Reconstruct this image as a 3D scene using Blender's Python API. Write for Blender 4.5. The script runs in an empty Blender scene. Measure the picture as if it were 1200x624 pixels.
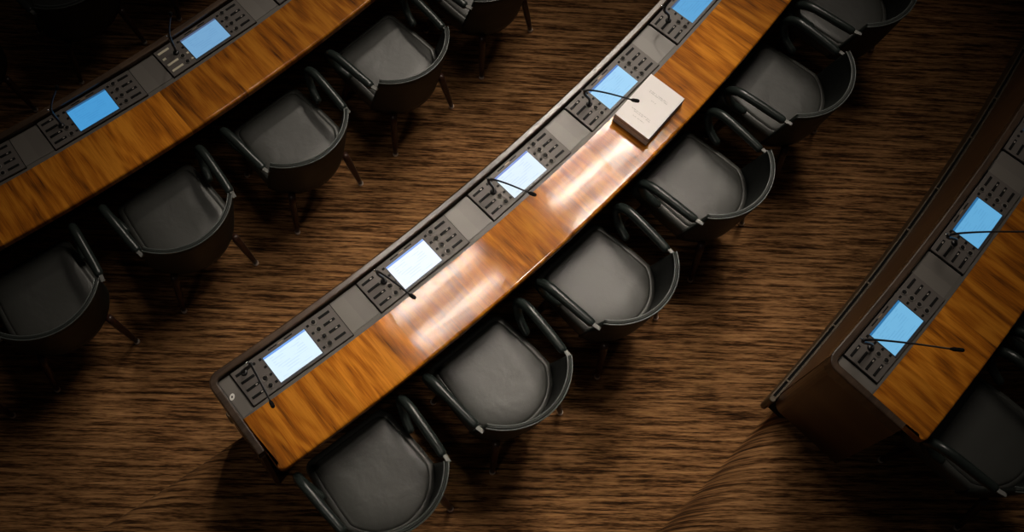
import bpy, math, random
from mathutils import Vector, Matrix
random.seed(7)
PI = math.pi
col = bpy.context.scene.collection

# ------------------------------------------------------------------ layout of the chamber (metres)
CX, CY = -9.002, 11.666                       # centre of the hemicycle
ROW = {                                       # outer edge of the worktop, angle of the first console, pitch, floor height
    'K': (10.080, -0.8850, 0.07080, -0.776),
    'L': (11.8995, -0.88508, 0.061156, -0.388),
    'M': (13.7163, -0.88476, 0.052828, 0.000),
    'R': (15.4954, -0.74347, 0.046230, 0.381)}
TOP = 0.75

def pol(k, idx, r, h):
    out, t0, p, z = ROW[k]
    a = t0 + idx * p
    return Vector((CX + (out + r) * math.cos(a), CY + (out + r) * math.sin(a), z + h))

def ang(k, idx):
    return ROW[k][1] + idx * ROW[k][2]

# ------------------------------------------------------------------ materials
def mat(name, color=(.5, .5, .5), rough=.5, metal=0.0, emit=None, estr=0.0, spec=.5, coat=0.0, coat_rough=.1):
    m = bpy.data.materials.new(name); m.use_nodes = True
    b = m.node_tree.nodes['Principled BSDF']
    b.inputs['Base Color'].default_value = (*color, 1)
    b.inputs['Roughness'].default_value = rough
    b.inputs['Metallic'].default_value = metal
    b.inputs['Specular IOR Level'].default_value = spec
    b.inputs['Coat Weight'].default_value = coat
    b.inputs['Coat Roughness'].default_value = coat_rough
    if emit:
        b.inputs['Emission Color'].default_value = (*emit, 1)
        b.inputs['Emission Strength'].default_value = estr
    return m

def nt(m):
    return m.node_tree, m.node_tree.nodes['Principled BSDF']

def node(t, typ, **kw):
    n = t.nodes.new(typ)
    for k, v in kw.items():
        if k in n.inputs: n.inputs[k].default_value = v
        else: setattr(n, k, v)
    return n

def ramp(t, stops):
    r = t.nodes.new('ShaderNodeValToRGB')
    el = r.color_ramp.elements
    while len(el) < len(stops): el.new(.5)
    for e, (p, c) in zip(el, stops):
        e.position = p; e.color = (*c, 1)
    return r

def add_noise_bump(m, scale, strength, dist=.002, detail=4, stretch=(1, 1, 1), coord='Object'):
    t, b = nt(m)
    tc = node(t, 'ShaderNodeTexCoord'); mp = node(t, 'ShaderNodeMapping'); mp.inputs['Scale'].default_value = stretch
    n = node(t, 'ShaderNodeTexNoise', Scale=scale, Detail=detail)
    bp = node(t, 'ShaderNodeBump', Strength=strength, Distance=dist)
    t.links.new(tc.outputs[coord], mp.inputs[0]); t.links.new(mp.outputs[0], n.inputs['Vector'])
    t.links.new(n.outputs[0], bp.inputs['Height']); t.links.new(bp.outputs[0], b.inputs['Normal'])
    return n

def carpet_material():
    m = mat('streaky_brown_carpet', rough=.95, spec=.12)
    t, b = nt(m)
    geo = node(t, 'ShaderNodeNewGeometry')
    def streak(sx, sy, scale, detail, rough=.55, off=0):
        mp = node(t, 'ShaderNodeMapping'); mp.inputs['Scale'].default_value = (sx, sy, 0.0)
        mp.inputs['Location'].default_value = (off, off * .7, 0)
        n = node(t, 'ShaderNodeTexNoise', Scale=scale, Detail=detail, Roughness=rough)
        t.links.new(geo.outputs['Position'], mp.inputs[0]); t.links.new(mp.outputs[0], n.inputs['Vector'])
        return n
    a = streak(4.2, 80, 1.0, 3.0, .6)
    c = streak(2.4, 42, 1.0, 2.0, .5, 7.3)
    f = streak(18, 190, 1.0, 2.0, .6, 3.1)
    big = streak(.9, 1.1, 1.0, 2.0, .5, 1.7)
    ra = ramp(t, [(.37, (.012, .005, .002)), (.45, (.070, .032, .012)), (.52, (.235, .120, .048)), (.64, (.46, .25, .11))])
    mx = node(t, 'ShaderNodeMix', data_type='FLOAT'); mx.inputs[0].default_value = .45
    t.links.new(a.outputs[0], mx.inputs[2]); t.links.new(c.outputs[0], mx.inputs[3])
    mx2 = node(t, 'ShaderNodeMix', data_type='FLOAT'); mx2.inputs[0].default_value = .26
    t.links.new(mx.outputs[0], mx2.inputs[2]); t.links.new(f.outputs[0], mx2.inputs[3])
    t.links.new(mx2.outputs[0], ra.inputs[0])
    rb = ramp(t, [(.35, (.72, .70, .66)), (.65, (1.1, 1.05, 1.0))])
    t.links.new(big.outputs[0], rb.inputs[0])
    mul = node(t, 'ShaderNodeMix', data_type='RGBA', blend_type='MULTIPLY'); mul.inputs[0].default_value = 1
    t.links.new(ra.outputs[0], mul.inputs[6]); t.links.new(rb.outputs[0], mul.inputs[7])
    t.links.new(mul.outputs[2], b.inputs['Base Color'])
    bp = node(t, 'ShaderNodeBump', Strength=.6, Distance=.006)
    t.links.new(mx2.outputs[0], bp.inputs['Height']); t.links.new(bp.outputs[0], b.inputs['Normal'])
    return m

def wood_material(name, dark, mid, light, sheet=.36, rough=.3, coat=.35, coat_rough=.22, contrast=1.0, across=True, spec=.5):
    """Veneer: UV.x runs along the desk in metres, UV.y across it; each sheet has a grain of its own."""
    m = mat(name, rough=rough, coat=coat, coat_rough=coat_rough, spec=spec)
    t, b = nt(m)
    uv = node(t, 'ShaderNodeUVMap'); uv.uv_map = 'UVMap'
    sp = node(t, 'ShaderNodeSeparateXYZ'); t.links.new(uv.outputs[0], sp.inputs[0])
    dv = node(t, 'ShaderNodeMath', operation='DIVIDE'); dv.inputs[1].default_value = sheet
    fl = node(t, 'ShaderNodeMath', operation='FLOOR')
    t.links.new(sp.outputs[0], dv.inputs[0]); t.links.new(dv.outputs[0], fl.inputs[0])
    wn = node(t, 'ShaderNodeTexWhiteNoise', noise_dimensions='1D'); t.links.new(fl.outputs[0], wn.inputs['W'])
    off = node(t, 'ShaderNodeVectorMath', operation='SCALE'); off.inputs['Scale'].default_value = 9.0
    t.links.new(wn.outputs['Color'], off.inputs[0])
    def stretched(sx, sy):
        mp = node(t, 'ShaderNodeMapping'); mp.inputs['Scale'].default_value = (sx, sy, 1)
        t.links.new(uv.outputs[0], mp.inputs[0])
        ad = node(t, 'ShaderNodeVectorMath', operation='ADD')
        t.links.new(mp.outputs[0], ad.inputs[0]); t.links.new(off.outputs[0], ad.inputs[1])
        return ad
    big = node(t, 'ShaderNodeTexNoise', Scale=1.0, Detail=2.0, Roughness=.5, Distortion=.4)
    v1 = stretched(7.5, 1.5) if across else stretched(1.3, 7)
    t.links.new(v1.outputs[0], big.inputs['Vector'])
    k = node(t, 'ShaderNodeMath', operation='MULTIPLY'); k.inputs[1].default_value = 26.0
    t.links.new(big.outputs[0], k.inputs[0])
    sn = node(t, 'ShaderNodeMath', operation='SINE'); t.links.new(k.outputs[0], sn.inputs[0])
    fine = node(t, 'ShaderNodeTexNoise', Scale=1.0, Detail=4.0, Roughness=.65, Distortion=.6)
    v2 = stretched(150, 5) if across else stretched(6, 70)
    t.links.new(v2.outputs[0], fine.inputs['Vector'])
    pat = node(t, 'ShaderNodeTexNoise', Scale=1.0, Detail=4.0, Roughness=.65, Distortion=.35)
    v3 = stretched(26, 2.4) if across else stretched(4, 16)
    t.links.new(v3.outputs[0], pat.inputs['Vector'])
    s1 = node(t, 'ShaderNodeMath', operation='MULTIPLY_ADD'); s1.inputs[1].default_value = .085 * contrast; s1.inputs[2].default_value = 0.0
    t.links.new(sn.outputs[0], s1.inputs[0])
    s2 = node(t, 'ShaderNodeMath', operation='MULTIPLY_ADD'); s2.inputs[1].default_value = .40
    t.links.new(fine.outputs[0], s2.inputs[0]); t.links.new(s1.outputs[0], s2.inputs[2])
    s3 = node(t, 'ShaderNodeMath', operation='MULTIPLY_ADD'); s3.inputs[1].default_value = .60
    t.links.new(pat.outputs[0], s3.inputs[0]); t.links.new(s2.outputs[0], s3.inputs[2])
    r = ramp(t, [(.27, dark), (.38, tuple(a * .4 + c * .6 for a, c in zip(dark, mid))), (.48, mid), (.64, light)])
    t.links.new(s3.outputs[0], r.inputs[0])
    # each sheet a little lighter or darker
    tone = node(t, 'ShaderNodeMapRange'); tone.inputs['To Min'].default_value = .70; tone.inputs['To Max'].default_value = 1.15
    t.links.new(wn.outputs['Value'], tone.inputs['Value'])
    ml = node(t, 'ShaderNodeVectorMath', operation='SCALE')
    t.links.new(r.outputs[0], ml.inputs[0]); t.links.new(tone.outputs[0], ml.inputs['Scale'])
    t.links.new(ml.outputs[0], b.inputs['Base Color'])
    bp = node(t, 'ShaderNodeBump', Strength=.12, Distance=.001)
    t.links.new(s3.outputs[0], bp.inputs['Height']); t.links.new(bp.outputs[0], b.inputs['Normal'])
    # the lacquer has slow waves of its own along the board
    wv = node(t, 'ShaderNodeTexNoise', Scale=1.0, Detail=2.0)
    wm = node(t, 'ShaderNodeMapping'); wm.inputs['Scale'].default_value = (5, 22, 1)
    t.links.new(uv.outputs[0], wm.inputs[0]); t.links.new(wm.outputs[0], wv.inputs['Vector'])
    cb = node(t, 'ShaderNodeBump', Strength=.16, Distance=.0012)
    t.links.new(wv.outputs[0], cb.inputs['Height']); t.links.new(cb.outputs[0], b.inputs['Coat Normal'])
    # polish is a little uneven
    rg = node(t, 'ShaderNodeMapRange'); rg.inputs['To Min'].default_value = coat_rough * .95; rg.inputs['To Max'].default_value = coat_rough * 1.12
    t.links.new(pat.outputs[0], rg.inputs['Value']); t.links.new(rg.outputs[0], b.inputs['Coat Roughness'])
    return m

def leather_material(name, color, rough, spec=.5):
    m = mat(name, color, rough=rough, spec=spec)
    t, b = nt(m)
    tc = node(t, 'ShaderNodeTexCoord')
    n1 = node(t, 'ShaderNodeTexNoise', Scale=7.5, Detail=3.0, Distortion=.3)
    n2 = node(t, 'ShaderNodeTexNoise', Scale=220.0, Detail=2.0)
    oi = node(t, 'ShaderNodeObjectInfo')
    sh = node(t, 'ShaderNodeVectorMath', operation='SCALE'); sh.inputs['Scale'].default_value = 3.0
    t.links.new(oi.outputs['Location'], sh.inputs[0])
    ad = node(t, 'ShaderNodeVectorMath', operation='ADD')
    t.links.new(tc.outputs['Object'], ad.inputs[0]); t.links.new(sh.outputs[0], ad.inputs[1])
    t.links.new(ad.outputs[0], n1.inputs['Vector']); t.links.new(tc.outputs['Object'], n2.inputs['Vector'])
    b1 = node(t, 'ShaderNodeBump', Strength=.35, Distance=.011)
    b2 = node(t, 'ShaderNodeBump', Strength=.25, Distance=.001)
    t.links.new(n1.outputs[0], b1.inputs['Height']); t.links.new(n2.outputs[0], b2.inputs['Height'])
    t.links.new(b1.outputs[0], b2.inputs['Normal']); t.links.new(b2.outputs[0], b.inputs['Normal'])
    return m

def screen_material(name, page, bar, strength):
    """A lit page with a thin title bar and faint lines of text; UV 0..1 over the screen."""
    m = mat(name, (.01, .01, .01), rough=.45, spec=.15)
    t, b = nt(m)
    uv = node(t, 'ShaderNodeUVMap'); uv.uv_map = 'UVMap'
    sp = node(t, 'ShaderNodeSeparateXYZ'); t.links.new(uv.outputs[0], sp.inputs[0])
    gt = node(t, 'ShaderNodeMath', operation='GREATER_THAN'); gt.inputs[1].default_value = .93
    t.links.new(sp.outputs[1], gt.inputs[0])
    # faint rows of text
    w = node(t, 'ShaderNodeMath', operation='MULTIPLY'); w.inputs[1].default_value = 11 * 2 * PI
    t.links.new(sp.outputs[1], w.inputs[0])
    sn = node(t, 'ShaderNodeMath', operation='SINE'); t.links.new(w.outputs[0], sn.inputs[0])
    g2 = node(t, 'ShaderNodeMath', operation='GREATER_THAN'); g2.inputs[1].default_value = .35
    t.links.new(sn.outputs[0], g2.inputs[0])
    mp = node(t, 'ShaderNodeMapping'); mp.inputs['Scale'].default_value = (3.2, 11, 1)
    t.links.new(uv.outputs[0], mp.inputs[0])
    nz = node(t, 'ShaderNodeTexNoise', Scale=1.0, Detail=1.0); t.links.new(mp.outputs[0], nz.inputs['Vector'])
    g3 = node(t, 'ShaderNodeMath', operation='GREATER_THAN'); g3.inputs[1].default_value = .5
    t.links.new(nz.outputs[0], g3.inputs[0])
    tx = node(t, 'ShaderNodeMath', operation='MULTIPLY'); t.links.new(g2.outputs[0], tx.inputs[0]); t.links.new(g3.outputs[0], tx.inputs[1])
    # side margins keep clear
    mg = node(t, 'ShaderNodeMath', operation='COMPARE'); mg.inputs[1].default_value = .47; mg.inputs[2].default_value = .36
    t.links.new(sp.outputs[0], mg.inputs[0])
    tm = node(t, 'ShaderNodeMath', operation='MULTIPLY'); t.links.new(tx.outputs[0], tm.inputs[0]); t.links.new(mg.outputs[0], tm.inputs[1])
    sc = node(t, 'ShaderNodeMath', operation='MULTIPLY'); sc.inputs[1].default_value = .30
    t.links.new(tm.outputs[0], sc.inputs[0])
    m1 = node(t, 'ShaderNodeMix', data_type='RGBA'); m1.inputs[6].default_value = (*page, 1)
    m1.inputs[7].default_value = (page[0] * .62, page[1] * .70, page[2] * .80, 1)
    t.links.new(sc.outputs[0], m1.inputs[0])
    m2 = node(t, 'ShaderNodeMix', data_type='RGBA'); m2.inputs[7].default_value = (*bar, 1)
    t.links.new(m1.outputs[2], m2.inputs[6]); t.links.new(gt.outputs[0], m2.inputs[0])
    t.links.new(m2.outputs[2], b.inputs['Emission Color'])
    b.inputs['Emission Strength'].default_value = strength
    return m

def paper_material(name):
    """White paper with a few faint grey lines of small print on the upper face."""
    m = mat(name, (.90, .87, .87), rough=.75)
    t, b = nt(m)
    tc = node(t, 'ShaderNodeTexCoord')
    sp = node(t, 'ShaderNodeSeparateXYZ'); t.links.new(tc.outputs['Object'], sp.inputs[0])
    def band(axis, c, h):
        n = node(t, 'ShaderNodeMath', operation='COMPARE'); n.inputs[1].default_value = c; n.inputs[2].default_value = h
        t.links.new(sp.outputs[axis], n.inputs[0]); return n
    def mul(a, c):
        n = node(t, 'ShaderNodeMath', operation='MULTIPLY'); t.links.new(a.outputs[0], n.inputs[0]); t.links.new(c.outputs[0], n.inputs[1]); return n
    def add(a, c):
        n = node(t, 'ShaderNodeMath', operation='MAXIMUM'); t.links.new(a.outputs[0], n.inputs[0]); t.links.new(c.outputs[0], n.inputs[1]); return n
    mp = node(t, 'ShaderNodeMapping'); mp.inputs['Scale'].default_value = (170, 60, 0)
    t.links.new(tc.outputs['Object'], mp.inputs[0])
    nz = node(t, 'ShaderNodeTexNoise', Scale=1.0, Detail=1.0); t.links.new(mp.outputs[0], nz.inputs['Vector'])
    g = node(t, 'ShaderNodeMath', operation='GREATER_THAN'); g.inputs[1].default_value = .46
    t.links.new(nz.outputs[0], g.inputs[0])
    lines = None
    for xc, xh, yc in [(.0, .062, .075), (.005, .058, .066), (.0, .014, .030), (-.01, .06, -.066), (.004, .05, -.075), (.0, .035, -.098)]:
        l = mul(band(0, xc, xh), band(1, yc, .0026))
        lines = l if lines is None else add(lines, l)
    lines = mul(lines, g)
    sc = node(t, 'ShaderNodeMath', operation='MULTIPLY'); sc.inputs[1].default_value = .45
    t.links.new(lines.outputs[0], sc.inputs[0])
    mx = node(t, 'ShaderNodeMix', data_type='RGBA'); mx.inputs[6].default_value = (.90, .87, .87, 1); mx.inputs[7].default_value = (.35, .34, .34, 1)
    t.links.new(sc.outputs[0], mx.inputs[0]); t.links.new(mx.outputs[2], b.inputs['Base Color'])
    return m

def page_edge_material():
    m = mat('page_edges', (.80, .77, .79), rough=.85)
    add_noise_bump(m, 1.0, .5, .001, 2, (3, 3, 900))
    return m

M = {}
M['carpet'] = carpet_material()
M['worktop'] = wood_material('orange_veneer', (.075, .020, .002), (.46, .140, .006), (.68, .25, .018), rough=.6, coat=.75, coat_rough=.08, spec=.08)
M['rim_wood'] = wood_material('brown_rim_wood', (.030, .016, .008), (.058, .032, .017), (.09, .052, .030), sheet=.8, rough=.5, coat=.9, coat_rough=.2, across=False, spec=.15)
M['panel_wood'] = wood_material('red_brown_panel_wood', (.035, .013, .005), (.090, .038, .012), (.14, .066, .022), sheet=.7, rough=.4, coat=.3, coat_rough=.35, contrast=.6)
M['end_wood'] = mat('dark_end_wood', (.030, .014, .008), .45)
M['dark_edge'] = mat('dark_edge_band', (.016, .010, .007), .45)
M['black'] = mat('black_gap', (.006, .006, .006), .8, spec=.1)
M['bed'] = mat('grey_console_bed', (.115, .105, .092), .50, spec=.4)
M['plate'] = mat('grey_filler_plate', (.140, .126, .112), .42, spec=.5)
M['plate_shaded'] = mat('grey_filler_plate_shaded', (.126, .113, .101), .42, spec=.5)  # slightly darker copy of the plate: shading of a fold put into colour
M['module'] = mat('dark_grey_module', (.100, .086, .078), .50, spec=.4)
add_noise_bump(M['module'], 900, .15, .0005, 1)
M['module_dark'] = mat('dark_module_bezel', (.040, .045, .060), .4)  # blue in the base colour stands in for reflected screen light
M['button'] = mat('black_button', (.004, .004, .004), .6, spec=.15)
M['button_pale'] = mat('pale_button', (.62, .56, .42), .4, emit=(.8, .7, .5), estr=.035)  # pale beige caps with slight emission
M['print'] = mat('pale_print', (.34, .30, .27), .6)
M['ring'] = mat('grey_ring', (.24, .22, .20), .35, metal=.3)
M['brass'] = mat('small_brass_badge', (.30, .22, .15), .5, metal=.3)
M['metal'] = mat('brushed_steel', (.17, .17, .16), .55, metal=.3)
M['chrome'] = mat('chrome_glint', (.8, .8, .8), .15, metal=1)
M['mic'] = mat('black_microphone', (.012, .012, .013), .38)
M['foam'] = mat('black_foam', (.010, .010, .010), .9, spec=.1)
M['leather'] = leather_material('dark_grey_leather', (.042, .043, .039), .40)
M['back_leather'] = leather_material('black_back_leather', (.014, .017, .015), .5, .25)
M['arm_leather'] = leather_material('dark_green_leather', (.017, .023, .021), .30)
M['piping'] = mat('dark_green_piping', (.075, .085, .080), .28, spec=.6)
M['leg'] = mat('dark_red_brown_leg', (.035, .013, .008), .35)
M['glide'] = mat('steel_glide', (.60, .52, .46), .4, metal=.5)
M['paper'] = paper_material('printed_white_paper')
M['pages'] = page_edge_material()
M['base_brown'] = mat('brown_reflection', (.22, .11, .05), .6)  # brown of the desk's reflection at the foot of the papers, as colour
M['sticker'] = mat('white_sticker', (.75, .74, .70), .5)
M['grille'] = mat('dark_bronze_trim', (.080, .058, .036), .42, metal=.3)

# ------------------------------------------------------------------ mesh helpers
class MB:
    def __init__(s): s.v = []; s.f = []; s.uv = {}; s.mi = []
    def add(s, verts, faces, mi=0):
        o = len(s.v); s.v += [tuple(v) for v in verts]
        for f in faces: s.f.append(tuple(i + o for i in f)); s.mi.append(mi)
        return o
    def box(s, x0, x1, y0, y1, z0, z1, mi=0):
        vs = [(x, y, z) for z in (z0, z1) for y in (y0, y1) for x in (x0, x1)]
        s.add(vs, [(0, 2, 3, 1), (4, 5, 7, 6), (0, 1, 5, 4), (1, 3, 7, 5), (3, 2, 6, 7), (2, 0, 4, 6)], mi)
    def lathe(s, prof, cx=0, cy=0, n=20, mi=0):
        o = len(s.v)
        for r, z in prof:
            for i in range(n):
                a = 2 * PI * i / n; s.v.append((cx + r * math.cos(a), cy + r * math.sin(a), z))
        for j in range(len(prof) - 1):
            for i in range(n):
                s.f.append((o + j * n + i, o + j * n + (i + 1) % n, o + (j + 1) * n + (i + 1) % n, o + (j + 1) * n + i)); s.mi.append(mi)
        s.f.append(tuple(o + i for i in reversed(range(n)))); s.mi.append(mi)
        s.f.append(tuple(o + (len(prof) - 1) * n + i for i in range(n))); s.mi.append(mi)
    def build(s, name, material, parent=None, smooth=False, bevel=0, seg=2, uvf=None, loc=None):
        me = bpy.data.meshes.new(name)
        me.from_pydata(s.v, [], s.f)
        mats = material if isinstance(material, (list, tuple)) else [material]
        for m in mats: me.materials.append(m)
        if len(mats) > 1:
            me.polygons.foreach_set('material_index', s.mi)
        if uvf:
            ul = me.uv_layers.new(name='UVMap')
            for lp in me.loops:
                ul.data[lp.index].uv = uvf(Vector(me.vertices[lp.vertex_index].co))
        if smooth:
            for p in me.polygons: p.use_smooth = True
        me.update()
        o = bpy.data.objects.new(name, me); col.objects.link(o)
        if parent: o.parent = parent
        if loc is not None: o.location = loc
        if bevel:
            b = o.modifiers.new('bevel', 'BEVEL'); b.width = bevel; b.segments = seg; b.limit_method = 'ANGLE'; b.angle_limit = math.radians(35)
            if not smooth:
                for p in me.polygons: p.use_smooth = True
                w = o.modifiers.new('wn', 'WEIGHTED_NORMAL'); w.keep_sharp = True
        return o

def catmull(pts, n=6):
    P = [Vector(p) for p in pts]; P = [2 * P[0] - P[1]] + P + [2 * P[-1] - P[-2]]
    out = []
    for i in range(1, len(P) - 2):
        for k in range(n):
            t = k / n; a, b, c, d = P[i - 1:i + 3]
            out.append(.5 * ((2 * b) + (c - a) * t + (2 * a - 5 * b + 4 * c - d) * t * t + (3 * b - a - 3 * c + d) * t ** 3))
    out.append(P[-2]); return out

def sweep(mb, pts, rad, n=12, cap=True, flat=1.0, mi=0):
    """tube along a smooth path; rad: number or list; flat scales it in the direction of the section's second axis"""
    m = len(pts)
    R = [rad] * m if not isinstance(rad, (list, tuple)) else [rad[min(len(rad) - 1, int(i * (len(rad) - 1) / (m - 1) + .0001))] + 0 for i in range(m)]
    if isinstance(rad, (list, tuple)):
        R = []
        for i in range(m):
            u = i * (len(rad) - 1) / (m - 1); j = min(int(u), len(rad) - 2); R.append(rad[j] + (rad[j + 1] - rad[j]) * (u - j))
    T = [(pts[min(i + 1, m - 1)] - pts[max(i - 1, 0)]).normalized() for i in range(m)]
    up = Vector((0, 0, 1)) if abs(T[0].z) < .9 else Vector((1, 0, 0))
    A = (up - T[0] * up.dot(T[0])).normalized()
    rings = []
    if cap:
        ex = [(.35, .94), (.7, .71), (.95, .3)]
        seq = [(pts[0] - T[0] * R[0] * e, 0, q) for e, q in reversed(ex)] + [(pts[i], i, 1) for i in range(m)] + [(pts[-1] + T[-1] * R[-1] * e, m - 1, q) for e, q in ex]
    else:
        seq = [(pts[i], i, 1) for i in range(m)]
    last = 0
    frames = [A]
    for i in range(1, m):
        a = frames[-1]; a = (a - T[i] * a.dot(T[i])).normalized(); frames.append(a)
    o = len(mb.v)
    for p, i, q in seq:
        a = frames[i]; b = T[i].cross(a)
        for k in range(n):
            w = 2 * PI * k / n
            mb.v.append(tuple(p + a * math.cos(w) * R[i] * q + b * math.sin(w) * R[i] * q * flat))
    for j in range(len(seq) - 1):
        for k in range(n):
            mb.f.append((o + j * n + k, o + j * n + (k + 1) % n, o + (j + 1) * n + (k + 1) % n, o + (j + 1) * n + k)); mb.mi.append(mi)
    mb.f.append(tuple(o + k for k in reversed(range(n)))); mb.mi.append(mi)
    mb.f.append(tuple(o + (len(seq) - 1) * n + k for k in range(n))); mb.mi.append(mi)

def tag(o, label=None, cat=None, group=None, kind=None):
    if label: o['label'] = label
    if cat: o['category'] = cat
    if group: o['group'] = group
    if kind: o['kind'] = kind
    return o

def empty(name, loc, rz=0):
    o = bpy.data.objects.new(name, None); col.objects.link(o)
    o.location = loc; o.rotation_euler = (0, 0, rz); o.empty_display_size = .1
    return o

kids = {}
def copy_tree(o, parent=None):
    c = o.copy(); col.objects.link(c)
    if parent is not None: c.parent = parent
    for ch in [x for x in ALL(o)]: copy_tree(ch, c)
    return c
def ALL(o): return list(o.children)

# ------------------------------------------------------------------ the tiered floor (carpet runs over the rounded steps)
def build_floor():
    prof = [(5.0, ROW['K'][3] - .388), (9.45, ROW['K'][3] - .388)]
    for k in 'KLMR':
        out, _, _, z = ROW[k]
        r0 = out - .475                       # step edge, right below the desk front
        zb = z - (.388 if k != 'R' else .381)
        prof += [(r0 - .3, zb), (r0 - .012, zb), (r0 - .006, zb + .004)]
        R = .28
        for i in range(13):
            a = PI / 2 * i / 12
            prof.append((r0 + .15 * (1 - math.cos(a)), z - R * (1 - math.sin(a))))
        prof.append((r0 + .3, z)); prof.append((r0 + 1.0, z))
    prof.append((19.5, ROW['R'][3]))
    a0, a1, n = -1.45, .05, 220
    mb = MB(); o = 0
    for j in range(n + 1):
        a = a0 + (a1 - a0) * j / n
        for r, z in prof: mb.v.append((CX + r * math.cos(a), CY + r * math.sin(a), z))
    m = len(prof)
    for j in range(n):
        for i in range(m - 1):
            mb.f.append((j * m + i, j * m + i + 1, (j + 1) * m + i + 1, (j + 1) * m + i)); mb.mi.append(0)
    f = mb.build('floor', M['carpet'], smooth=True)
    tag(f, 'streaky brown carpet running over the low tiers of the chamber', kind='structure')
build_floor()

# ------------------------------------------------------------------ curved desks
def arc_prism(k, a0, a1, r0, r1, z0, z1, step=.006, bev=0.0):
    """block bent along the row, between two angles, two radii (measured from the worktop's outer edge) and two heights; optional chamfered top"""
    out = ROW[k][0]; zf = ROW[k][3]
    n = max(2, int(abs(a1 - a0) / step)); mb = MB()
    if bev:
        sec = [(r0, z0), (r1, z0), (r1, z1 - bev), (r1 - bev * .3, z1 - bev * .3), (r1 - bev, z1), (r0 + bev, z1), (r0 + bev * .3, z1 - bev * .3), (r0, z1 - bev)]
    else:
        sec = [(r0, z0), (r1, z0), (r1, z1), (r0, z1)]
    m = len(sec)
    for j in range(n + 1):
        a = a0 + (a1 - a0) * j / n
        for r, z in sec: mb.v.append((CX + (out + r) * math.cos(a), CY + (out + r) * math.sin(a), zf + z))
    for j in range(n):
        for i in range(m):
            i2 = (i + 1) % m
            mb.f.append((j * m + i, (j + 1) * m + i, (j + 1) * m + i2, j * m + i2)); mb.mi.append(0)
    mb.f.append(tuple(range(m))); mb.mi.append(0)
    mb.f.append(tuple(n * m + i for i in reversed(range(m)))); mb.mi.append(0)
    return mb

def shift(mb, loc):
    mb.v = [(x - loc[0], y - loc[1], z - loc[2]) for x, y, z in mb.v]; return mb

def uv_polar(k, loc, vertical=False):
    out = ROW[k][0]
    def f(co):
        x, y = co.x + loc[0] - CX, co.y + loc[1] - CY
        r = math.hypot(x, y); a = math.atan2(y, x)
        return ((a + 2) * out, (co.z if vertical else r - out))
    return f

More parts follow.
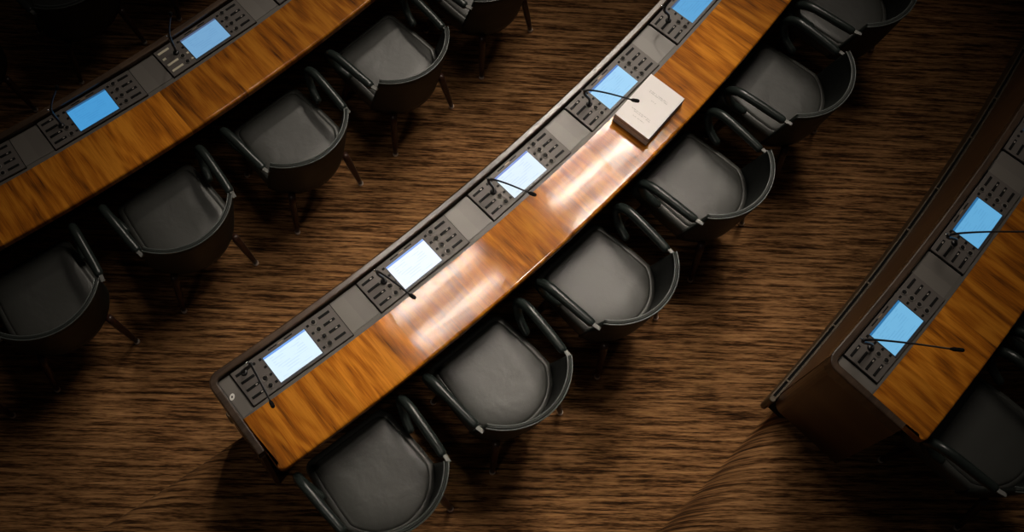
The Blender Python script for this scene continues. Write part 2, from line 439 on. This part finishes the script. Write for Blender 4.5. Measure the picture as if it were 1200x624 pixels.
def build_desk(k, i0, i1, label, filler_range, has_end):
    out, t0, p, zf = ROW[k]
    a0, a1 = t0 + i0 * p, t0 + i1 * p
    am = (a0 + a1) / 2
    loc = Vector((CX + (out - .25) * math.cos(am), CY + (out - .25) * math.sin(am), zf))
    root = empty('curved_desk', loc)
    tag(root, label, 'desk', 'curved rows of delegates desks')
    def part(name, mb, m, smooth=False, bevel=0, uv=False, vertical=False, parent=root):
        shift(mb, loc)
        return mb.build(name, m, parent, smooth=smooth, bevel=bevel, uvf=uv_polar(k, loc, vertical) if uv else None)
    # worktop slab with rounded outer corner at the free end
    mb = MB(); n = int((a1 - a0) / .004); sec_in = -.2925
    rc = .035; outline_out = []
    for j in range(n + 1):
        outline_out.append((a0 + (a1 - a0) * j / n, 0.0))
    # rounded corner
    corner = []
    ac = rc / out
    for i in range(7):
        w = PI / 2 * i / 6
        corner.append((a0 + ac * (1 - math.sin(w)) , -rc + rc * math.cos(w)))   # from the edge round to the end
    corner = corner[::-1]                    # end side -> outer edge
    outer = [(a, r) for a, r in corner] + [(a, r) for a, r in outline_out if a > a0 + ac]
    inner = [(a0 if i == 0 else a, sec_in) for i, (a, r) in enumerate(outer)]
    zs0, zs1, bv = .708, TOP, .013
    def P(a, r, z): return (CX + (out + r) * math.cos(a), CY + (out + r) * math.sin(a), zf + z)
    ring_out = [(zs0, 0)] + [(zs1 - bv + bv * math.sin(PI / 12 * q_), -bv + bv * math.cos(PI / 12 * q_)) for q_ in range(7)] + [(zs1, -bv - .003)]
    m = len(outer)
    for z, dr in ring_out:
        for (a, r) in outer: mb.v.append(P(a + (0 if r > -.02 else -dr / out), r + dr, z))
    NR = len(ring_out); base_in_top = len(mb.v)
    for a, r in inner: mb.v.append(P(a, r, zs1))
    base_in_bot = len(mb.v)
    for a, r in inner: mb.v.append(P(a, r, zs0))
    def q(a, b, c, d): mb.f.append((a, b, c, d)); mb.mi.append(0)
    for j in range(m - 1):
        for s in range(NR - 1): q(s * m + j, s * m + j + 1, (s + 1) * m + j + 1, (s + 1) * m + j)
        q((NR - 1) * m + j, (NR - 1) * m + j + 1, base_in_top + j + 1, base_in_top + j)
        q(base_in_top + j, base_in_top + j + 1, base_in_bot + j + 1, base_in_bot + j)
        q(base_in_bot + j, base_in_bot + j + 1, j + 1, j)
    mb.f.append(tuple([q_ * m for q_ in range(NR)] + [base_in_top, base_in_bot])); mb.mi.append(0)
    j = m - 1
    mb.f.append(tuple([j, base_in_bot + j, base_in_top + j] + [q_ * m + j for q_ in range(NR - 1, 0, -1)])); mb.mi.append(0)
    wt = part('worktop', mb, M['worktop'], uv=True)
    for pg in wt.data.polygons: pg.use_smooth = len(pg.vertices) == 4 and abs(pg.normal.z) < .999
    wt.data.set_sharp_from_angle(angle=math.radians(40))
    e = .012 / out
    part('underframe', arc_prism(k, a0 + .06 / out, a1, -.33, -.03, .655, .7075), M['dark_edge'])
    part('console_bed', arc_prism(k, a0 + .0005 / out, a1, -.4985, -.2932, .60, .7485), M['bed'])
    rimw = .036
    # rim along the front, turning round the free end
    rim = MB()
    path = []
    rr = .045
    r_mid = -.54 + rimw / 2
    if has_end:
        a_e = a0 - (rimw / 2 + .001) / out
        for r in (-.115, -.2, -.3, -.4): path.append((a_e, r))
        for i in range(7):
            w = PI / 2 * i / 6
            path.append((a_e + rr / out * (1 - math.cos(w)), r_mid + rr * (1 - math.sin(w))))
        s0 = path[-1][0]
    else:
        s0 = a0; path.append((a0, r_mid))
    n2 = int((a1 - s0) / .006)
    for j in range(1, n2 + 1): path.append((s0 + (a1 - s0) * j / n2, r_mid))
    pts = [Vector(P(a, r, 0)) for a, r in path]
    h0, h1, bv = .70, .782, .007
    hw = rimw / 2
    sec = [(-hw, h0), (-hw, h1 - bv), (-hw + bv * .3, h1 - bv * .3), (-hw + bv, h1), (hw - bv, h1), (hw - bv * .3, h1 - bv * .3), (hw, h1 - bv), (hw, h0)]
    ms = len(sec)
    for j, pt in enumerate(pts):
        d = (pts[min(j + 1, len(pts) - 1)] - pts[max(j - 1, 0)]).normalized(); nn = Vector((d.y, -d.x, 0))
        for s, h in sec: rim.v.append(tuple(pt + nn * s + Vector((0, 0, h))))
    for j in range(len(pts) - 1):
        for i in range(ms):
            i2 = (i + 1) % ms
            rim.f.append((j * ms + i, j * ms + i2, (j + 1) * ms + i2, (j + 1) * ms + i)); rim.mi.append(0)
    rim.f.append(tuple(reversed(range(ms)))); rim.mi.append(0)
    rim.f.append(tuple((len(pts) - 1) * ms + i for i in range(ms))); rim.mi.append(0)
    part('raised_rim', rim, M['rim_wood'], uv=True)
    part('front_panel', arc_prism(k, a0 + (.03 if has_end else 0) / out, a1, -.534, -.512, 0.0, .70), M['panel_wood'], uv=True, vertical=True)
    if has_end:
        # end wall with a rounded front corner
        ew = MB(); pp = []
        a_i = a0 - .030 / out
        for r in (-.11, -.3, -.45): pp.append((a_i, r))
        for i in range(7):
            w = PI / 2 * i / 6
            pp.append((a_i + .06 / out * (1 - math.cos(w)), -.53 + .06 * (1 - math.sin(w))))
        q2 = [Vector(P(a, r, 0)) for a, r in pp]; nq = len(q2)
        for j, pt in enumerate(q2):
            d = (q2[min(j + 1, nq - 1)] - q2[max(j - 1, 0)]).normalized(); nn = Vector((d.y, -d.x, 0))
            for s, h in ((.0, 0), (0, .70), (.022, .70), (.022, 0)): ew.v.append(tuple(pt + nn * s + Vector((0, 0, h))))
        for j in range(nq - 1):
            for i in range(4):
                i2 = (i + 1) % 4; ew.f.append((j * 4 + i, j * 4 + i2, (j + 1) * 4 + i2, (j + 1) * 4 + i)); ew.mi.append(0)
        ew.f.append((3, 2, 1, 0)); ew.mi.append(0); ew.f.append(tuple((nq - 1) * 4 + i for i in range(4))); ew.mi.append(0)
        part('end_panel', ew, M['panel_wood'], uv=True, vertical=True)
    # plinth with a slotted air grille along the floor
    pl = arc_prism(k, a0 + .0 / out, a1, -.559, -.35, -.12, .030)
    part('plinth', pl, M['black'])
    for r0, r1, h in ((-.563, -.556, .040), (-.541, -.533, .044)):
        part('grille_rail', arc_prism(k, a0 - (.02 if has_end else 0) / out, a1, r0, r1, -.10 if r0 < -.55 else 0, h), M['grille'])
    if has_end:
        ec = MB()
        ctr = Vector(P(a0 - .018 / out, -.546, 0))
        ec.lathe([(.018, -.10), (.018, .042), (.014, .047)], ctr.x, ctr.y, 20)
        ec.v = [(x, y, z + zf) for x, y, z in ec.v]
        part('plinth_end_cap', ec, M['grille'])
    s = a0 + .11 / out; tie = 0
    while s < a1 and tie < 24:
        part('grille_tie', arc_prism(k, s, s + .010 / out, -.558, -.538, 0.030, .041, step=.0004), M['grille'])
        s += (.42, .33)[tie % 2] / out; tie += 1
    # support legs inside
    s = a0 + (.36 / out)
    # filler plates between the consoles: two flat flanks, the fold only shaded in by colour
    for i in filler_range:
        c = t0 + (i + .5) * p + .0735 / out
        half = (p * (out - .4) - .539) / 2 / out
        for sgn in (-1, 1):
            x0, x1 = (c - half * 1.0, c) if sgn < 0 else (c, c + half * 1.0)
            part('filler_plate', arc_prism(k, x0, x1, -.490, -.318, .7485, .7515, step=.002), M['plate'] if sgn < 0 else M['plate_shaded'])
    if has_end:
        e0 = a0 + .006 / out; e1 = t0 + math.ceil(i0) * p + (.0745 - .2695 - .012) / (out - .4)
        part('filler_plate', arc_prism(k, e0, e1, -.490, -.300, .7485, .7515, step=.002), M['plate'])
        if k == 'M':
            st = MB(); st.lathe([(.011, 0), (.011, .0012)], 0, 0, 20)
            c = Vector(P((e0 + e1) / 2 - .001, -.405, .7518))
            o = st.build('sticker', M['sticker'], root, loc=c - loc); o.scale = (1.5, 1, 1); o.rotation_euler = (0, 0, a0 + 2.3)
            o['label'] = 'small white oval sticker on the end plate'
            s2 = MB(); s2.box(-.003, .003, -.005, .005, 0, .0004)
            o2 = s2.build('sticker_mark', M['button'], root, loc=c - loc + Vector((0, 0, .0014)))
    return root

M_END, R_END, L_END = -.377, -.368, -2.38
desk_m = build_desk('M', M_END, 7.4, 'middle curved desk of orange brown veneer with a white paper block lying on it', range(0, 7), True)
desk_l = build_desk('L', L_END, 4.6, 'curved wooden desk row nearest the upper left corner with blue lit screens', range(-2, 4), True)
desk_r = build_desk('R', R_END, 6.4, 'curved wooden desk row at the far right with its brown front panel in view', range(0, 6), True)

# ------------------------------------------------------------------ consoles
PW, PD = .539, .184
def make_console(lit=False):  # lit: left block gets the pale, slightly emissive caps
    root = empty('console', (0, 0, 0))
    mb = MB(); mb.box(-PW / 2, PW / 2, -PD / 2, PD / 2, 0, .012)
    mb.build('housing', M['module'], root, bevel=.002)
    mb = MB(); mb.box(-PW / 2 - .004, PW / 2 + .004, -PD / 2 - .001, PD / 2 + .004, -.002, .004)
    mb.build('base_tray', M['black'], root)
    def at(u, v): return (-PW / 2 + u * PW, PD / 2 - v * PD)
    rows = (.14, .37, .60, .83)
    for ri, v in enumerate(rows):
        for side in (0, 1):
            us, ur, uq = ((.088, .203, .262), (.908, .800, .742))[side]
            x, y = at(us, v)
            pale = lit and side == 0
            L = .030 if not (pale and ri == 1) else .030
            if side: x0, x1 = x - .030, x + .030
            else: x0, x1 = x - .034, x + .034
            b = MB()
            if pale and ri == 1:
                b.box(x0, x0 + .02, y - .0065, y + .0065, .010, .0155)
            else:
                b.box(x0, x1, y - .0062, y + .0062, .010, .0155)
            b.build('long_button', M['button_pale'] if pale else M['button'], root, bevel=.0012)
            if not pale and (ri + side) % 3 != 1:
                pr = MB(); cx = x + (.010 if side else .018); pr.box(cx - .005, cx + .005, y - .0028, y + .0028, .0155, .0159)
                pr.build('button_print', M['print'], root)
            x, y = at(ur, v)
            if side == 0 and ri == 0:
                b = MB(); b.lathe([(.007, .011), (.007, .014)], x, y, 16); b.build('round_button', M['button'], root)
            elif not (side == 0 and ri == 1):
                b = MB()
                n = 28
                b.lathe([(.0145, .011), (.0145, .0150), (.0125, .0165), (.0105, .0150), (.0100, .0125)], x, y, n)
                kb = b.build('round_button', M['ring'], root, smooth=False)
                c = MB(); c.lathe([(.0092, .0127), (.0092, .0155), (.007, .0163)], x, y, 20); c.build('button_cap', M['button'], kb)
            x, y = at(uq, v)
            b = MB(); b.box(x - .0065, x + .0065, y - .0055, y + .0055, .010, .0150)
            b.build('square_button', M['button_pale'] if (pale and ri > 1) else M['button'], root, bevel=.001)
    # screen with bezel
    x0, x1 = at(.286, 0)[0], at(.704, 0)[0]; y1, y0 = at(0, .152)[1], at(0, .92)[1]
    b = MB(); b.box(x0 - .004, x1 + .006, y0 - .010, y1 + .003, .008, .0140)
    b.build('bezel', M['module_dark'], root, bevel=.001)
    s = MB(); s.add([(x0, y0, .0146), (x1, y0, .0146), (x1, y1, .0146), (x0, y1, .0146), (x0, y0, .0135), (x1, y0, .0135), (x1, y1, .0135), (x0, y1, .0135)],
          [(0, 1, 2, 3), (0, 4, 5, 1), (1, 5, 6, 2), (2, 6, 7, 3), (3, 7, 4, 0)])
    sc = s.build('screen', M['button'], root, uvf=lambda co: ((co.x - x0) / (x1 - x0), (co.y - y0) / (y1 - y0)))
    # two thin speaker slots with a badge between them
    for u0, u1 in ((.36, .445), (.52, .60)):
        xa, ya = at(u0, .065); xb, _ = at(u1, .065)
        b = MB(); b.box(xa, xb, ya - .003, ya + .003, .0115, .0126); b.build('speaker_slot', M['button'], root)
    xa, ya = at(.483, .065)
    b = MB(); b.box(xa - .013, xa + .013, ya - .0028, ya + .0028, .0118, .0132); b.build('badge', M['brass'], root, bevel=.0008)
    return root

def place_console(o, k, i):
    out, t0, p, z = ROW[k]
    a = t0 + i * p; rc = out - (.4967 + .3125) / 2
    er = Vector((math.cos(a), math.sin(a), 0)); et = Vector((-er.y, er.x, 0))
    o.location = Vector((CX, CY, 0)) + er * rc + et * .0748 + Vector((0, 0, z + TOP + .0005))
    o.rotation_euler = (0, 0, a + PI / 2)

SCR = {  # page colour, bar colour, strength
    ('M', 0): ((.70, .87, 1.0), (.17, .36, .80), 1.05), ('M', 1): ((.80, .88, 1.0), (.22, .36, .75), 1.12),
    ('M', 2): ((.70, .83, .97), (.17, .26, .62), 1.05), ('M', 3): ((.34, .66, .95), (.05, .18, .55), .95),
    ('M', 4): ((.09, .38, .72), (.03, .12, .30), .9), ('M', 5): ((.08, .35, .70), (.03, .12, .30), .9), ('M', 6): ((.08, .35, .70), (.03, .12, .30), .9),
    ('L', 0): ((.07, .36, .74), (.03, .12, .26), .85), ('L', 1): ((.19, .42, .69), (.09, .13, .24), .88),
    ('R', 0): ((.19, .53, .84), (.03, .20, .45), .85), ('R', 1): ((.14, .46, .78), (.03, .18, .40), .85)}
def scr_for(k, i):
    return SCR.get((k, i), ((.08, .36, .72), (.03, .12, .30), .8))
CLABEL = {
    ('M', 0): 'console at the free end of the middle desk with a lit white screen',
    ('M', 1): 'console second from the free end of the middle desk, brightest white screen',
    ('M', 2): 'console with a white screen, nearer the free end than the one beside the papers',
    ('M', 3): 'console in the middle desk right beside the white paper block, light blue screen',
    ('M', 4): 'console in the middle desk beyond the paper block, its deep blue screen cut off',
    ('L', -1): 'console on the upper left desk cut off by the edge, dark buttons showing',
    ('L', 0): 'console on the upper left desk with a deep blue screen and all black buttons',
    ('L', 1): 'console on the upper left desk with pale buttons and a light blue screen',
    ('L', 2): 'console at the top end of the upper left desk, only its dark corner in view',
    ('R', 0): 'console at the free end of the right desk with a light blue screen',
    ('R', 1): 'second console on the right desk with a blue screen near the edge',
    ('R', 2): 'dark console on the right desk beyond the two lit blue screens'}
proto = make_console(); proto_pale = make_console(lit=True)
used = False
for k, ids in (('M', range(0, 5)), ('L', range(-1, 3)), ('R', range(0, 3))):
    for i in ids:
        if (k, i) == ('L', 1): o = proto_pale
        elif not used: o = proto; used = True
        else: o = copy_tree(proto)
        place_console(o, k, i)
        tag(o, CLABEL.get((k, i), 'console further along the ' + {'M': 'middle', 'L': 'upper left', 'R': 'right'}[k] + ' desk, outside the frame'), 'console', 'consoles set in the desks')
        page, bar, st = scr_for(k, i)
        for ch in o.children:
            if ch.name.startswith('screen'):
                ch.data = ch.data.copy(); ch.data.materials.clear()
                ch.data.materials.append(screen_material('screen_%s_%d' % (k, i), page, bar, st))

# ------------------------------------------------------------------ gooseneck microphones
def make_mic(base, apex, tip, label):
    B, A, T = Vector(base), Vector(apex), Vector(tip)
    root = empty('microphone', B)
    tag(root, label, 'microphone', 'gooseneck microphones on the consoles')
    mb = MB(); mb.lathe([(.0155, 0), (.0155, .006), (.012, .010), (.006, .012), (.0055, .02)], 0, 0, 24)
    mb.build('base', M['mic'], root, smooth=False)
    mb = MB()
    a, t = A - B, T - B
    lean = Vector((a.x, a.y, 0))
    pts = catmull([Vector((0, 0, .012)), Vector((a.x * .2, a.y * .2, .055)), a * .85 + Vector((0, 0, -.012)), a], 6)
    sweep(mb, pts, [.0058, .0062, .0075, .0085], 12)
    mb.build('gooseneck', M['mic'], root, smooth=True)
    d = (t - a); dl = d.length; dn = d.normalized()
    mb = MB()
    side = Vector((0, 0, 1))
    p2 = catmull([a, a + d * .12 + side * .020, a + d * .45 + side * .020, a + d * .86 + side * .002, a + d * .9], 8)
    sweep(mb, p2, [.0060, .0045, .0040, .0040], 10)
    mb.build('arm', M['mic'], root, smooth=True)
    mb = MB(); sweep(mb, [a + d * .88, a + d * .91, a + d * .97, t], [.0050, .0085, .0092, .0085], 14)
    mb.build('capsule', M['foam'], root, smooth=True)
    mb = MB(); c = a + Vector((-.012, .004, .004)); sweep(mb, [c, c + Vector((-.004, .001, .003))], [.0048, .0040], 12)
    mb.build('gooseneck_glint', M['chrome'], root, smooth=True)  # added chrome piece standing in for a highlight on the gooseneck
    return root
Z = TOP + .0128
mics = [((-.717, 1.321, Z), (-.674, 1.324, .90), (-.537, 1.086, 1.12), 'thin black microphone arching over the first console at the free end of the middle desk'),
        ((-.116, 1.777, Z), (-.145, 1.772, .90), (.025, 1.578, 1.12), 'thin black microphone arching over the brightest white screen of the middle desk'),
        ((.392, 2.258, Z), (.360, 2.257, .90), (.551, 2.088, 1.12), 'thin black microphone crossing the third white screen of the middle desk'),
        ((.876, 2.768, Z), (.830, 2.762, .90), (1.045, 2.596, 1.12), 'thin black microphone with its head over the white paper block'),
        ((1.309, 3.291, Z), (1.258, 3.276, .90), (1.365, 3.305, 1.12), 'black microphone on the deep blue console beyond the paper block'),
        ((-1.806, 2.712, .3748), (-1.820, 2.717, .512), (-1.735, 2.739, .732), 'dark microphone standing beside the deep blue screen of the upper left desk'),
        ((-1.279, 3.178, .3748), (-1.288, 3.184, .512), (-1.244, 3.19, .732), 'dark microphone standing among pale buttons on the upper left desk'),
        ((2.030, 1.404, 1.1438), (1.941, 1.395, 1.281), (2.258, 1.295, 1.501), 'long thin microphone arm over the first blue screen of the right desk'),
        ((2.490, 1.920, 1.1438), (2.394, 1.898, 1.281), (2.665, 1.838, 1.501), 'long thin microphone arm over the second blue screen of the right desk')]
for b, a, t, l in mics: make_mic(b, a, t, l)

# ------------------------------------------------------------------ armchairs
def make_chair():
    root = empty('armchair', (0, 0, 0))
    # --- seat: thick upholstered body, crown inset, plan widening to the back
    def outline(ins):
        pts = []
        fw, hw = .236 - ins, .254 - ins
        yf = .315 - ins
        rf = .05
        for i in range(7):                        # front right corner
            a = PI / 2 * i / 6
            pts.append((fw - rf + rf * math.sin(a + 0) if i < 7 else 0, yf - rf + rf * math.cos(a)))
        for t in (.25, .5, .75): pts.append((fw + (hw - fw) * math.sin(t * PI / 2) , yf - rf - t * (yf - rf + .03)))
        # rear arc
        Rr = .272 - ins; cy = .045
        a0 = math.asin(min(.999, (hw) / Rr)) if hw < Rr else PI / 2
        for i in range(13):
            a = a0 * (1 - i / 12)
            pts.append((Rr * math.sin(a), cy - Rr * math.cos(a)))
        full = pts + [(-x, y) for x, y in reversed(pts[:-1])]
        full = full[:-0 or None]
        return full
    def rings(mb, lst, mi=0, mi_flag=False):
        N = None; base = len(mb.v)
        for ins, z in lst:
            o = outline(ins); N = len(o)
            for x, y in o:
                lift = max(0.0, min(1.0, (.235 - y) / .16)); lift = lift * lift * (3 - 2 * lift)
                mb.v.append((x, y, z if mi_flag else z - .006 * (1 - lift)))
        for j in range(len(lst) - 1):
            for i in range(N):
                i2 = (i + 1) % N
                mb.f.append((base + j * N + i, base + (j + 1) * N + i, base + (j + 1) * N + i2, base + j * N + i2)); mb.mi.append(mi)
        mb.f.append(tuple(base + i for i in range(N))); mb.mi.append(mi)
        top = base + (len(lst) - 1) * N
        c = len(mb.v); mb.v.append((0, 0.02, lst[-1][1] - .004))
        for i in range(N): mb.f.append((top + i, c, top + (i + 1) % N)); mb.mi.append(mi)
    mb = MB()
    rings(mb, [(.03, .325), (.004, .335), (0, .35), (0, .425), (.003, .438), (.012, .449), (.026, .455), (.04, .450)])
    mb.build('seat_body', M['leather'], root, smooth=True)
    mb = MB()
    rings(mb, [(.036, .44), (.030, .450), (.033, .457), (.045, .461), (.07, .464), (.11, .466), (.16, .467)], mi_flag=True)
    mb.build('seat_cushion', M['leather'], root, smooth=True)
    # --- wrap-round back
    cy = .051
    def back_pt(s, t, off):
        """s -1..1 round the back, t 0..1 height, off outward offset"""
        R = .276 + (.321 - .276) * t ** .8 + off
        half = math.radians(70 - 14.5 * t)
        a = s * half
        z = .335 + (.760 - .335) * t
        z -= .010 * abs(s) ** 3 * t
        return Vector((R * math.sin(a), cy - R * math.cos(a), z))
    mb = MB(); ns, ntt = 40, 8; th = .022
    prof = [(t / ntt, 0.0) for t in range(ntt + 1)]
    prof = prof[:-1] + [(.985, -.001), (.996, -.004), (1.002, -.011), (.996, -.018), (.985, -.021)] + [(t / ntt, -th) for t in range(ntt - 1, -1, -1)]
    m = len(prof)
    for i in range(ns + 1):
        s = -1 + 2 * i / ns
        for t, o in prof:
            e = 1 - .0
            mb.v.append(tuple(back_pt(s, t, o)))
    for i in range(ns):
        for j in range(m):
            j2 = (j + 1) % m
            mb.f.append((i * m + j, (i + 1) * m + j, (i + 1) * m + j2, i * m + j2)); mb.mi.append(0)
    mb.f.append(tuple(range(m))); mb.mi.append(0)
    mb.f.append(tuple(ns * m + j for j in reversed(range(m)))); mb.mi.append(0)
    back = mb.build('backrest', M['back_leather'], root, smooth=True)
    for off in (-.001, -.021):
        mb = MB()
        sweep(mb, [back_pt(-1 + 2 * i / 72, .993, off) for i in range(73)], .0036, 10)
        mb.build('piping', M['piping'], back, smooth=True)
    # --- looped arms
    for sx in (1, -1):
        mb = MB()
        pts = [(.276, -.070, .668), (.281, .0, .672), (.287, .12, .675), (.290, .19, .668), (.290, .238, .635), (.286, .248, .590), (.280, .228, .545), (.271, .200, .514), (.262, .168, .500), (.254, .132, .490)]
        sweep(mb, catmull([(sx * x, y, z) for x, y, z in pts], 5), [.0225, .0235, .024, .024, .0235, .0225, .0215, .0215, .0215, .021], 16, flat=1.0)
        mb.build('armrest', M['arm_leather'], root, smooth=True)
        mb = MB()
        A = Vector((sx * .279, -.088, .676)); B = Vector((sx * .273, -.128, .682))
        d = (B - A).normalized(); w = Vector((-d.y, d.x, 0)) * .010; h = Vector((0, 0, .005))
        mb.add([A - w - h, A + w - h, A + w + h, A - w + h, B - w - h, B + w - h, B + w + h, B - w + h],
               [(0, 3, 2, 1), (4, 5, 6, 7), (0, 1, 5, 4), (1, 2, 6, 5), (2, 3, 7, 6), (3, 0, 4, 7)])
        mb.build('arm_bracket', M['metal'], root, bevel=.001)
    # --- splayed legs with steel glides
    for (tx, ty, bx, by) in ((.19, -.165, .238, -.232), (-.19, -.165, -.238, -.232), (.19, .19, .228, .24), (-.19, .19, -.228, .24)):
        mb = MB()
        top, bot = Vector((tx, ty, .345)), Vector((bx, by, .012))
        sweep(mb, [top.lerp(bot, i / 6) for i in range(7)], [.021, .019, .0125], 14, cap=False)
        lg = mb.build('leg', M['leg'], root, smooth=True)
        mb = MB(); mb.lathe([(.015, 0), (.0165, .004), (.0165, .012), (.013, .018)], bx, by, 18)
        mb.build('glide', M['glide'], lg, smooth=False)
    return root

CH = [('M', .09, 'black leather armchair nearest the bottom edge, first at the free end of the middle desk'),
      ('M', 1.10, 'black leather armchair with creased seat, second from the free end of the middle desk'),
      ('M', 2.105, 'black leather armchair, third from the free end of the middle desk'),
      ('M', 3.15, 'black leather armchair just below the white paper block on the middle desk'),
      ('M', 4.19, 'black leather armchair at the middle desk beyond the paper block, whole rim in view'),
      ('M', 5.16, 'dark armchair cut by the top edge at the upper end of the middle desk'),
      ('L', -1.84, 'dim armchair at the upper left desk of which only a leg shows at the edge'),
      ('L', -.88, 'dim black armchair at the upper left desk cut by the left edge'),
      ('L', .147, 'black armchair at the upper left desk, in front of the deep blue screen'),
      ('L', 1.165, 'black armchair at the upper left desk, in front of the console with pale buttons'),
      ('L', 2.17, 'black armchair at the upper left desk with its brown rear leg fully lit'),
      ('L', 3.17, 'armchair cut by the top edge at the upper left desk, its rear leg in view'),
      ('R', .15, 'very dark armchair behind the free end of the right desk'),
      ('R', 1.15, 'very dark armchair at the right desk cut by the right edge'),
      ('K', -1.5, 'black armchair hidden in the dark at the left edge of the picture'),
      ('K', -.45, 'black armchair in the dark of the upper left corner, beside the deep blue screen'),
      ('K', .62, 'black armchair in the dark beyond the upper left desk, before its pale buttons'),
      ('K', 1.62, 'black armchair in the dark at the top edge, furthest along its row')]
ch0 = make_chair()
for n, (k, i, label) in enumerate(CH):
    o = ch0 if n == 0 else copy_tree(ch0)
    o.location = pol(k, i, .28, 0)
    o.rotation_euler = (0, 0, ang(k, i) + PI / 2 + random.uniform(-.015, .015))
    tag(o, label, 'chair', 'black leather armchairs behind the desks')

# ------------------------------------------------------------------ the block of papers on the middle desk
def build_papers():
    c = [Vector((1.189, 2.928, 0)), Vector((1.356, 2.796, 0)), Vector((1.162, 2.556, 0)), Vector((.992, 2.686, 0))]
    ctr = sum(c, Vector()) / 4
    ux = (c[0] - c[3]).normalized(); rz = math.atan2(ux.y, ux.x) - PI / 2      # local y runs from c3 to c0
    root = empty('paper_block', (ctr.x, ctr.y, TOP), rz)
    tag(root, 'thick white block of printed papers lying on the middle desk', 'papers')
    w, d = .2135, .310
    mb = MB(); mb.box(-w / 2 - .002, w / 2 + .002, -d / 2 - .002, d / 2 + .002, .0, .004); mb.build('base_reflection', M['base_brown'], root, bevel=.0008)  # thin brown slab put in for bounce and reflection at the base
    mb = MB()
    n = 9
    for i in range(n):
        j = random.uniform(-.0012, .0012)
        mb.box(-w / 2 + j, w / 2 + j, -d / 2 - j, d / 2 - j, .004 + i * .0048, .0086 + i * .0048)
    mb.build('page_stack', M['pages'], root)
    mb = MB(); mb.box(-w / 2 - .0015, w / 2 + .0015, -d / 2 - .001, d / 2 + .002, .0475, .0495); mb.build('divider_sheet', M['module'], root)
    mb = MB(); mb.box(-w / 2, w / 2 - .002, -d / 2, d / 2, .0495, .0685); mb.build('upper_pages', M['pages'], root)
    mb = MB(); mb.box(-w / 2, w / 2, -d / 2, d / 2, .0685, .0700); mb.build('cover_sheet', M['paper'], root, bevel=.0006)
build_papers()

# ------------------------------------------------------------------ light
def spot(loc, target, power, size, blend, radius, color):
    l = bpy.data.lights.new('ceiling_or_fill_spot', 'SPOT'); l.energy = power; l.spot_size = size; l.spot_blend = blend
    l.shadow_soft_size = radius; l.color = color
    o = bpy.data.objects.new('ceiling_or_fill_spot', l); col.objects.link(o); o.location = loc
    o.rotation_euler = (Vector(target) - Vector(loc)).to_track_quat('-Z', 'Y').to_euler()
    return o
lamp = (1.0, .89, .76)
spot((2.1, 4.15, 8.6), (.45, 1.90, .4), 440, math.radians(24), 1.0, .28, lamp)
spot((2.5, 9.0, 8.6), (.9, 2.2, .4), 660, math.radians(22.5), 1.0, .2, lamp)
spot((.5, 8.8, 8.6), (.0, 2.0, .2), 690, math.radians(26), 1.0, .24, lamp)
spot((-3.0, -2.5, 8.6), (.4, 1.8, .4), 190, math.radians(26), 1.0, .5, lamp)  # unseen fill lamp, added to brighten the shaded paper sides
def strip(center, length, width, power):
    l = bpy.data.lights.new('ceiling_strip', 'AREA'); l.shape = 'RECTANGLE'; l.size = length; l.size_y = width
    l.energy = power; l.color = lamp; l.spread = math.radians(42)
    o = bpy.data.objects.new('ceiling_strip', l); col.objects.link(o); o.location = center
    zz = (center - Vector((.6, 2.0, .75))).normalized(); xx = (dt - zz * dt.dot(zz)).normalized(); yy = zz.cross(xx)
    o.rotation_euler = Matrix((xx, yy, zz)).transposed().to_euler()
dn, dt = Vector((-.67, .74, 0)), Vector((.74, .67, 0))
for k_ in range(5): strip(Vector((.35, 4.6, 8.6)) + dn * (-.8 + .42 * k_), 1.3, .06, 1.3)
for k_ in range(7): strip(Vector((2.4, 6.4, 8.6)) + dn * (-.9 + .42 * k_), 1.7, .07, 2.3)
w = bpy.data.worlds.new('World'); bpy.context.scene.world = w; w.use_nodes = True
bg = w.node_tree.nodes['Background']; bg.inputs[0].default_value = (1.0, .9, .82, 1); bg.inputs[1].default_value = .012

# ------------------------------------------------------------------ camera
cam = bpy.data.cameras.new('camera'); co = bpy.data.objects.new('camera', cam); col.objects.link(co)
cam.lens = 39.003; cam.sensor_width = 36; cam.clip_start = .05
Rm = Matrix(((0.99514456, -0.03513181, -0.09194054), (0.0, 0.93412614, -0.35694308), (0.09842412, 0.35520996, 0.92959054)))
mw = Rm.to_4x4(); mw.translation = Vector((0, 0, 5.65)); co.matrix_world = mw
sc = bpy.context.scene; sc.camera = co
sc.view_settings.view_transform = 'Standard'; sc.view_settings.look = 'None'; sc.view_settings.gamma = 1
sc.view_settings.exposure = 0; sc.view_settings.use_curve_mapping = False
